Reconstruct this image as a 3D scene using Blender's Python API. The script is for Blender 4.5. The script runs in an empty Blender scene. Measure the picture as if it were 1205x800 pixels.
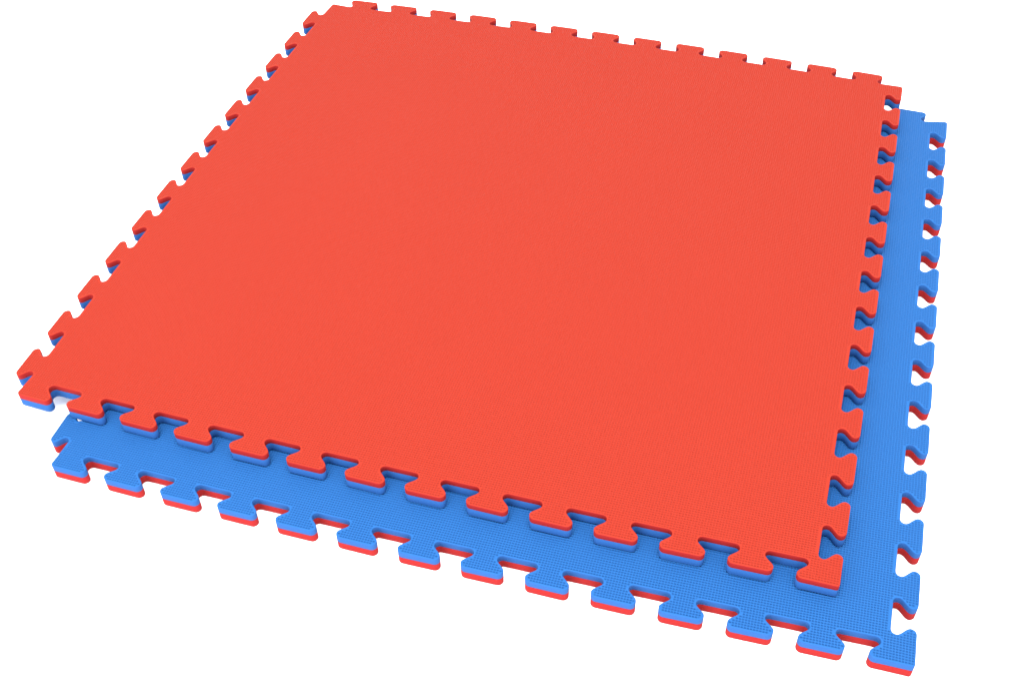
import bpy, bmesh, math, random
import numpy as np
from mathutils.geometry import delaunay_2d_cdt
from mathutils import Vector

C = bpy.context.scene.collection
scene = bpy.context.scene
PITCH = 1.0 / 13.0          # metres from one tooth to the next; a mat is 13 pitches = 1 m square
T = 0.290                  # mat thickness in pitches (about 22 mm)
TOP = 2 * T

# ------------------------------------------------------------------ camera
F, CX, CY = 1394.3, 1.155, 14.27        # focal length and optical centre in photo pixels (1205 x 800)
cam_d = bpy.data.cameras.new('camera')
cam = bpy.data.objects.new('camera', cam_d)
C.objects.link(cam)
cam_d.sensor_width = 36.0
cam_d.sensor_fit = 'HORIZONTAL'
cam_d.lens = F / 1205.0 * 36.0
cam_d.shift_x = -CX / 1205.0
cam_d.shift_y = CY / 1205.0
cam_d.clip_start = 0.01
cam_d.clip_end = 200.0
cam.rotation_euler = (0.7813, 0.0151, 0.2940)
cam.location = (11.9876 * PITCH, -10.7175 * PITCH, (14.3995 + TOP) * PITCH)
scene.camera = cam

# ------------------------------------------------------------------ light: white studio and one big softbox
world = bpy.data.worlds.new('World')
scene.world = world
world.use_nodes = True
bg = world.node_tree.nodes['Background']
bg.inputs['Color'].default_value = (1.0, 1.0, 1.0, 1)
bg.inputs['Strength'].default_value = 2.32

def softbox(name, loc, target, size, power):
    d = bpy.data.lights.new(name, 'AREA')
    d.shape = 'SQUARE'
    d.size = size
    d.energy = power
    o = bpy.data.objects.new(name, d)
    C.objects.link(o)
    o.location = loc
    o.rotation_euler = (Vector(target) - Vector(loc)).to_track_quat('-Z', 'Y').to_euler()
    return o
softbox('softbox', (0.8, -0.55, 3.4), (0.5, 0.6, 0.0), 1.6, 142)
softbox('softbox', (0.2, -3.0, 1.3), (0.5, 0.3, 0.0), 2.2, 90)

scene.view_settings.view_transform = 'Standard'
scene.view_settings.look = 'None'
scene.view_settings.exposure = 0.0
scene.view_settings.gamma = 1.0
scene.view_settings.use_curve_mapping = False
scene.cycles.max_bounces = 8
scene.cycles.diffuse_bounces = 5
scene.cycles.use_denoising = True

# ------------------------------------------------------------------ materials
def foam(name, col, dark, rough=0.5, spec=0.35, cut=False):
    m = bpy.data.materials.new(name)
    m.use_nodes = True
    nt = m.node_tree
    b = nt.nodes['Principled BSDF']
    b.inputs['Roughness'].default_value = rough
    b.inputs['Specular IOR Level'].default_value = spec
    tc = nt.nodes.new('ShaderNodeTexCoord')
    n = nt.nodes.new('ShaderNodeTexNoise')
    n.inputs['Scale'].default_value = 6.0
    n.inputs['Detail'].default_value = 5.0
    nt.links.new(tc.outputs['Object'], n.inputs['Vector'])
    r = nt.nodes.new('ShaderNodeMix')
    r.data_type = 'RGBA'
    r.inputs[6].default_value = (*dark, 1)
    r.inputs[7].default_value = (*col, 1)
    nt.links.new(n.outputs['Fac'], r.inputs[0])
    nt.links.new(r.outputs[2], b.inputs['Base Color'])
    # closed-cell foam grain
    g = nt.nodes.new('ShaderNodeTexNoise')
    g.inputs['Scale'].default_value = 900.0
    g.inputs['Detail'].default_value = 2.0
    nt.links.new(tc.outputs['Object'], g.inputs['Vector'])
    bp = nt.nodes.new('ShaderNodeBump')
    bp.inputs['Strength'].default_value = 0.12
    bp.inputs['Distance'].default_value = 0.0006
    nt.links.new(g.outputs['Fac'], bp.inputs['Height'])
    nt.links.new(bp.outputs['Normal'], b.inputs['Normal'])
    return m

# each colour has its heat-embossed skin, its white sheen partly tinted into the colour, and the matt foam laid bare where the edge is cut, its colour tinted for the shade on the walls
RED = (foam('red_foam_skin', (0.280, 0.0225, 0.0108), (0.270, 0.0212, 0.0102), spec=0.08),
       foam('red_foam_cut', (0.262, 0.0130, 0.0125), (0.248, 0.0122, 0.0117), rough=0.8, spec=0.1))
BLUE = (foam('blue_foam_skin', (0.0145, 0.091, 0.276), (0.0132, 0.085, 0.262), spec=0.08),
        foam('blue_foam_cut', (0.0185, 0.082, 0.262), (0.0165, 0.077, 0.250), rough=0.8, spec=0.1))

def paper():
    m = bpy.data.materials.new('white_paper')
    m.use_nodes = True
    nt = m.node_tree
    b = nt.nodes['Principled BSDF']
    b.inputs['Roughness'].default_value = 0.7
    b.inputs['Specular IOR Level'].default_value = 0.2
    n = nt.nodes.new('ShaderNodeTexNoise')
    n.inputs['Scale'].default_value = 40.0
    n.inputs['Detail'].default_value = 4.0
    r = nt.nodes.new('ShaderNodeMix')
    r.data_type = 'RGBA'
    r.inputs[6].default_value = (0.97, 0.97, 0.97, 1)
    r.inputs[7].default_value = (0.985, 0.985, 0.985, 1)
    nt.links.new(n.outputs['Fac'], r.inputs[0])
    nt.links.new(r.outputs[2], b.inputs['Base Color'])
    return m

# ------------------------------------------------------------------ the surface the mats lie on
bm = bmesh.new()
bmesh.ops.create_grid(bm, x_segments=2, y_segments=2, size=12.0)
me = bpy.data.meshes.new('floor')
bm.to_mesh(me)
bm.free()
me.materials.append(paper())
floor = bpy.data.objects.new('floor', me)
C.objects.link(floor)
floor['kind'] = 'structure'
floor['label'] = 'plain white seamless studio surface under the two mats'

# ------------------------------------------------------------------ outline of a mat, in pitches
DR, DL, DB = 0.455, 0.335, 0.34                  # tooth depth right, left, back
XL = -0.015                                       # base line of the left side
WID = 0.010                                       # half of what a tooth is wider than a gap
WIDB = 0.028
AMP = 0.145                                      # how far a tooth flares past its neck
RIN, RTIP = 0.075, 0.085

def wall(a, d, up, base=0.0, amp=AMP, wid=WID, n=16):
    """one side of a tooth met while walking along an edge: points (along, out); up = from gap on to tooth"""
    h = amp / 2
    pts = []
    for i in range(6):                           # inner corner of the gap
        t = math.pi / 2 * i / 5
        pts.append((h - RIN + RIN * math.sin(t), base + RIN - RIN * math.cos(t)))
    v0, v1 = base + RIN, d - RTIP
    for i in range(1, n):
        t = i / n
        s = 0.5 - 0.5 * math.cos(math.pi * t)
        pts.append((h - 2 * h * s, v0 + (v1 - v0) * t))
    for i in range(6):                           # rounded tip corner
        t = math.pi / 2 * i / 5
        pts.append((-h + RTIP - RTIP * math.cos(t), v1 + RTIP * math.sin(t)))
    if up:
        return [(a - wid + x, y) for x, y in pts]
    return [(a + wid - x, y) for x, y in reversed(pts)]

def corner(px, py, a0, a1, r, n=5):
    """rounded convex corner at (px, py): incoming direction a0, outgoing a1 (unit vectors)"""
    out = []
    cx, cy = px - a0[0] * r + a1[0] * r, py - a0[1] * r + a1[1] * r
    for i in range(n + 1):
        t = math.pi / 2 * i / n
        out.append((cx - a1[0] * r * math.cos(t) + a0[0] * r * math.sin(t),
                    cy - a1[1] * r * math.cos(t) + a0[1] * r * math.sin(t)))
    return out

def outline(XR, YF, DF, drift=0.0, slip=0.0, lift=0.0, seed=2):
    """XR: base line of the right side; YF, DF: base line and tooth depth of the front; drift, slip, lift: play of the die"""
    P = []
    rnd = random.Random(seed)
    j = lambda: rnd.uniform(-0.007, 0.007)       # no two die-cut teeth are quite alike
    front = lambda q: q - 0.022 - 0.0027 * q + drift * (0.5 * (1 - q / 13) + math.sin(math.pi * q / 13))
    right = lambda q: q + 0.142 - 0.0076 * q
    back = lambda q: 0.486 + 0.9955 * (q - 0.5)
    left = lambda q: q + 0.128 + slip - 0.0065 * q
    P += corner(-0.04, -DF, (0, -1), (1, 0), 0.06)
    for k in range(14):                          # front, left to right
        if k > 0:
            P += [(a, -v) for a, v in wall(front(k) + j(), DF + j() / 2, True, -YF)]
        if k < 13:
            P += [(a, -v) for a, v in wall(front(k + 0.5) + j(), DF + j() / 2, False, -YF)]
    P += corner(13 + DR + 0.022, -DF, (1, 0), (0, 1), 0.04)
    for k in range(14):                          # right, front to back
        if k > 0:
            P += [(13 + v, a) for a, v in wall(right(k - 0.5) + j(), DR + 0.022 * (1 - k / 13), True, XR - 13)]
        if k < 13:
            P += [(13 + v, a) for a, v in wall(right(k) + j(), DR + 0.022 * (1 - k / 13), False, XR - 13)]
    P += corner(13 + DR, 13 + lift, (0, 1), (-1, 0), 0.06)
    for k in range(12, -1, -1):                  # back, right to left
        P += [(back(k + 1) - a, 13 + v) for a, v in wall(0, DB, True, 0.0, 0.10, WIDB)]
        P += [(back(k + 0.5) - a, 13 + v) for a, v in wall(0, DB, False, 0.0, 0.10, WIDB)]
    P += corner(XL * 0, 13.04, (-1, 0), (0, -1), 0.05)
    for k in range(12, -1, -1):                  # left, back to front
        P += [(XL - v, left(k + 0.5) - a) for a, v in wall(0, DL + XL, True)]
        P += [(XL - v, left(k) - a) for a, v in wall(0, DL + XL, False)]
    # drop doubles, then split long straights
    Q = []
    for p in P:
        if not Q or math.dist(p, Q[-1]) > 1e-4:
            Q.append(p)
    R = []
    for i, p in enumerate(Q):
        q = Q[(i + 1) % len(Q)]
        n = max(1, int(math.dist(p, q) / 0.12))
        for j in range(n):
            R.append((p[0] + (q[0] - p[0]) * j / n, p[1] + (q[1] - p[1]) * j / n))
    return np.array(R)

def warp(P, bf=0.09, bb=0.14, bl=0.07, br=0.035, sh=(0.0, 0.0)):
    """die-cut foam: the long edges belly out by a few millimetres"""
    x, y = P[:, 0], P[:, 1]
    s, t = np.clip(x / 13, 0, 1), np.clip(y / 13, 0, 1)
    bx, by = 4 * t * (1 - t), 4 * s * (1 - s)
    return np.stack([x + bx * (br * s - bl * (1 - s)) + s * (sh[0] + (sh[1] - sh[0]) * t), y + by * (bb * t - bf * (1 - t))], 1)

def inset(P, e):
    a, b = np.roll(P, 1, 0), np.roll(P, -1, 0)
    d1, d2 = P - a, b - P
    d1 /= np.linalg.norm(d1, axis=1)[:, None]
    d2 /= np.linalg.norm(d2, axis=1)[:, None]
    t = d1 + d2
    t /= np.linalg.norm(t, axis=1)[:, None]
    n = np.stack([-t[:, 1], t[:, 0]], 1)         # counter-clockwise outline: left is inside
    return P + n * e

def inside(poly, X, Y):
    """even-odd test for the points of a regular grid, one scanline per row"""
    res = np.zeros(X.shape, bool)
    x0, y0 = poly[:, 0], poly[:, 1]
    x1, y1 = np.roll(x0, -1), np.roll(y0, -1)
    for j in range(X.shape[0]):
        y = Y[j, 0]
        m = (y0 > y) != (y1 > y)
        xs = np.sort(x0[m] + (y - y0[m]) / (y1[m] - y0[m]) * (x1[m] - x0[m]))
        res[j] = (np.searchsorted(xs, X[j]) % 2) == 1
    return res

CELLS = 23                                        # pits of the embossed grid per pitch
SUB = 4

def cap_mesh(rim, skip=None, depth=0.017, seed=1):
    """the embossed top face inside the polygon rim: (verts, faces); skip(x, y) marks cells left plain"""
    rng = np.random.default_rng(seed)
    lo, hi = -0.6, 13.6
    n = int(round((hi - lo) * CELLS))
    h = 1.0 / CELLS
    gx = lo + h * np.arange(n + 1) + h * 0.31
    X, Y = np.meshgrid(gx, gx)
    off = np.array([0.0, 0.26, 0.38, 0.88])       # ridge, slope, pit floor, slope
    ofy = np.array([0.0, 0.40, 0.52, 0.88])
    fy = np.append((gx[:-1, None] + ofy[None, :] * h).ravel(), gx[-1])
    fx = np.append((gx[:-1, None] + off[None, :] * h).ravel(), gx[-1])
    FX, FY = np.meshgrid(fx, fy)
    ok = inside(inset(rim, 0.006), FX, FY)
    big = ok[:-1, :-1] & ok[1:, :-1] & ok[:-1, 1:] & ok[1:, 1:]
    if skip is not None:
        big &= ~skip(0.5 * (FX[:-1, :-1] + FX[1:, 1:]), 0.5 * (FY[:-1, :-1] + FY[1:, 1:]))
    # drop corners that touch only diagonally, so the edge of the embossed area is a simple loop
    for _ in range(6):
        p = np.pad(big, 1)
        a, b, c, d = p[:-1, :-1], p[:-1, 1:], p[1:, :-1], p[1:, 1:]
        bad = (a & d & ~b & ~c) | (b & c & ~a & ~d)
        if not bad.any():
            break
        big &= ~(bad[:-1, :-1] | bad[1:, 1:] | bad[:-1, 1:] | bad[1:, :-1])
    N = n * SUB + 1
    p = np.pad(big, 1)
    cnt = p[:-1, :-1].astype(int) + p[:-1, 1:] + p[1:, :-1] + p[1:, 1:]
    use = cnt > 0
    Z = np.zeros((N, N))
    dep = depth * (0.8 + 0.4 * rng.random((n, n)))
    for a in (2, 3):
        for b in (2, 3):
            Z[a:-1:SUB, b:-1:SUB] = -dep
    Z[cnt < 4] = 0.0
    idx = -np.ones((N, N), int)
    idx[use] = np.arange(use.sum())
    V = np.stack([FX[use], FY[use], Z[use]], 1)
    J, I = np.nonzero(big)
    quads = np.stack([idx[J, I], idx[J, I + 1], idx[J + 1, I + 1], idx[J + 1, I]], 1)
    # boundary edges of the embossed area
    E = []
    pad = np.pad(big, 1)
    for dj, di, e in ((-1, 0, ((0, 0), (0, 1))), (1, 0, ((1, 0), (1, 1))), (0, -1, ((0, 0), (1, 0))), (0, 1, ((0, 1), (1, 1)))):
        nb = pad[1 + dj:pad.shape[0] - 1 + dj, 1 + di:pad.shape[1] - 1 + di]
        j, i = np.nonzero(big & ~nb)
        E.append(np.stack([idx[j + e[0][0], i + e[0][1]], idx[j + e[1][0], i + e[1][1]]], 1))
    E = np.concatenate(E)
    bidx = np.unique(E)
    remap = {int(v): k for k, v in enumerate(bidx)}
    nb_ = len(bidx)
    nr = len(rim)
    pts = [Vector((float(V[b, 0]), float(V[b, 1]))) for b in bidx] + [Vector((float(p[0]), float(p[1]))) for p in rim]
    edges = [(remap[int(a)], remap[int(b)]) for a, b in E] + [(nb_ + i, nb_ + (i + 1) % nr) for i in range(nr)]
    ov, oe, of, orig, _, _ = delaunay_2d_cdt(pts, edges, [], 0, 1e-7)
    ids = []
    extra = []
    base = len(V)
    rim_id = [-1] * nr
    for k, v in enumerate(ov):
        src = orig[k]
        g = [s for s in src if s < nb_]
        r = [s - nb_ for s in src if s >= nb_]
        if g:
            ids.append(int(bidx[g[0]]))
        else:
            ids.append(base + len(extra))
            extra.append((v[0], v[1], 0.0))
        for q in r:
            rim_id[q] = ids[-1]
    V = np.concatenate([V, np.array(extra)])
    # keep triangles inside the rim and outside the embossed cells
    tri = np.array([f for f in of if len(f) == 3])
    ovn = np.array([[v[0], v[1]] for v in ov])
    cen = ovn[tri].mean(1)
    ci = np.clip(np.searchsorted(fx, cen[:, 0]) - 1, 0, N - 2)
    cj = np.clip(np.searchsorted(fy, cen[:, 1]) - 1, 0, N - 2)
    keep = ~big[cj, ci]
    x0, y0 = rim[:, 0], rim[:, 1]
    x1, y1 = np.roll(x0, -1), np.roll(y0, -1)
    for q in np.nonzero(keep)[0]:
        cxq, cyq = cen[q]
        m = (y0 > cyq) != (y1 > cyq)
        keep[q] = ((x0[m] + (cyq - y0[m]) / (y1[m] - y0[m]) * (x1[m] - x0[m])) > cxq).sum() % 2 == 1
    tris = np.array(ids)[tri[keep]]
    # all counter-clockwise
    A = V[tris]
    cr = (A[:, 1, 0] - A[:, 0, 0]) * (A[:, 2, 1] - A[:, 0, 1]) - (A[:, 1, 1] - A[:, 0, 1]) * (A[:, 2, 0] - A[:, 0, 0])
    tris[cr < 0] = tris[cr < 0][:, ::-1]
    return V, quads, tris, rim_id

def flat_cap(rim):
    pts = [Vector((float(p[0]), float(p[1]))) for p in rim]
    nr = len(rim)
    ov, oe, of, *_ = delaunay_2d_cdt(pts, [], [list(range(nr))], 1, 1e-7)
    assert len(ov) == nr
    return [f for f in of]

def mesh_from(name, V, faces_list, mats, which=None):
    me = bpy.data.meshes.new(name)
    V = np.asarray(V, float)
    me.vertices.add(len(V))
    me.vertices.foreach_set('co', V.astype(np.float32).ravel())
    loops = np.concatenate([np.asarray(f, np.int32).ravel() for f in faces_list])
    tot = np.concatenate([np.full(len(f), np.asarray(f).shape[1], np.int32) for f in faces_list])
    start = np.concatenate([[0], np.cumsum(tot)[:-1]]).astype(np.int32)
    me.loops.add(len(loops))
    me.loops.foreach_set('vertex_index', loops.astype(np.int32))
    me.polygons.add(len(tot))
    me.polygons.foreach_set('loop_start', start)
    me.polygons.foreach_set('loop_total', tot)
    sm = np.ones(len(tot), bool)
    me.polygons.foreach_set('use_smooth', sm)
    me.update(calc_edges=True)
    for m in mats:
        me.materials.append(m)
    if which is not None:
        me.polygons.foreach_set('material_index', np.concatenate([np.full(len(f), w, np.int32) for f, w in zip(faces_list, which)]))
    me.update()
    return me

def ring_quads(a, b, n):
    i = np.arange(n)
    j = (i + 1) % n
    return np.stack([a + i, a + j, b + j, b + i], 1)  # a = lower ring, b = upper ring

RIM = 0.011

def glue_line(n):
    """the seam of the two layers wanders by a fraction of a millimetre"""
    r = np.random.default_rng(11)
    t = 2 * math.pi * np.arange(n) / n
    return sum(0.0022 * np.sin(k * t + r.uniform(0, 6.28)) for k in (7, 19, 43, 88))

def upper_layer(name, OUT, wp, mats, z0, z1, skip, seed, depth):
    """embossed face, rounded rim, cut wall down to the glue line at z0"""
    n = len(OUT)
    g = glue_line(n)
    levels = [(0.004, z0 + g), (0.0, z0 + 0.006 + g), (0.0, z1 - RIM)]
    for t in (22.5, 45, 67.5):
        t = math.radians(t)
        levels.append((RIM * (1 - math.cos(t)), z1 - RIM * (1 - math.sin(t))))
    rim = inset(OUT, RIM)
    V, quads, tris, rid = cap_mesh(rim, skip, depth, seed)
    V[:, 2] += z1
    nv = len(V)
    rings = [np.column_stack([inset(OUT, e), np.zeros(n) + z]) for e, z in levels]
    faces = [quads, tris]
    which = [0, 0]
    for k in range(len(levels) - 1):
        which.append(1 if k < 3 else 0)
        faces.append(ring_quads(nv + k * n, nv + (k + 1) * n, n))
    last = nv + (len(levels) - 1) * n
    i = np.arange(n)
    j = (i + 1) % n
    rid = np.array(rid)
    faces.append(np.stack([last + i, last + j, rid[j], rid[i]], 1))
    which.append(0)
    V = np.concatenate([V] + rings)
    V[:, :2] = warp(V[:, :2], **wp)
    return mesh_from(name, V * PITCH, faces, mats, which)

def lower_layer(name, OUT, wp, mats, z0, z1, bevel):
    n = len(OUT)
    g = glue_line(n)
    levels = [(bevel, z0), (bevel * 0.3, z0 + bevel * 0.3), (0.0, z0 + bevel), (0.0, z1 - 0.006 + g), (0.004, z1 - 0.001 + g)]
    rings = [np.column_stack([inset(OUT, e), np.zeros(n) + z]) for e, z in levels]
    faces = []
    for k in range(len(levels) - 1):
        faces.append(ring_quads(k * n, (k + 1) * n, n))
    cap = np.array(flat_cap(rings[0][:, :2]))
    faces.append(cap[:, ::-1])
    faces.append(np.array(flat_cap(rings[-1][:, :2])) + (len(levels) - 1) * n)
    V = np.concatenate(rings)
    V[:, :2] = warp(V[:, :2], **wp)
    return mesh_from(name, V * PITCH, faces, mats[1:])

def mat_thing(name, label, OUT, wp, loc, rz, scale, top_name, top_mat, low_name, low_mat, split, skip, seed, depth, bevel):
    root = bpy.data.objects.new(name, None)
    root.empty_display_size = 0.1
    C.objects.link(root)
    root.location = loc
    root.rotation_euler = (0, 0, rz)
    root.scale = (scale, scale, 1)
    root['label'] = label
    root['category'] = 'foam mat'
    for nm, me in ((top_name, upper_layer(top_name, OUT, wp, top_mat, split, T, skip, seed, depth)),
                   (low_name, lower_layer(low_name, OUT, wp, low_mat, 0.0, split, bevel))):
        o = bpy.data.objects.new(nm, me)
        C.objects.link(o)
        o.parent = root
    root['group'] = 'stacked jigsaw foam mats'
    return root

# the lower mat lies blue side up; the face hidden under the upper mat is left unembossed
hidden = lambda x, y: (x < 11.2) & (y > 1.6) & (x > 0.3) & (y < 12.4)
mat_thing('jigsaw_mat', 'blue side up jigsaw foam mat lying on the white surface underneath the red one',
          outline(13.118, -0.028, 0.375, 0.022, 0.03, 0.09, seed=4), dict(br=0.015, sh=(-0.045, 0.035)),
          (1.1726 * PITCH, -0.9655 * PITCH, 0.0004), 0.0150, 1.0020,
          'blue_layer', BLUE, 'red_layer', RED, T * 0.54, hidden, 3, 0.046, 0.012)
mat_thing('jigsaw_mat', 'red side up jigsaw foam mat lying askew on top of the blue one',
          outline(13.12, 0.024, 0.336), {},
          (0, 0, (T + 0.013) * PITCH), 0.0, 1.0,
          'red_layer', RED, 'blue_layer', BLUE, T * 0.60, None, 5, 0.016, 0.030)
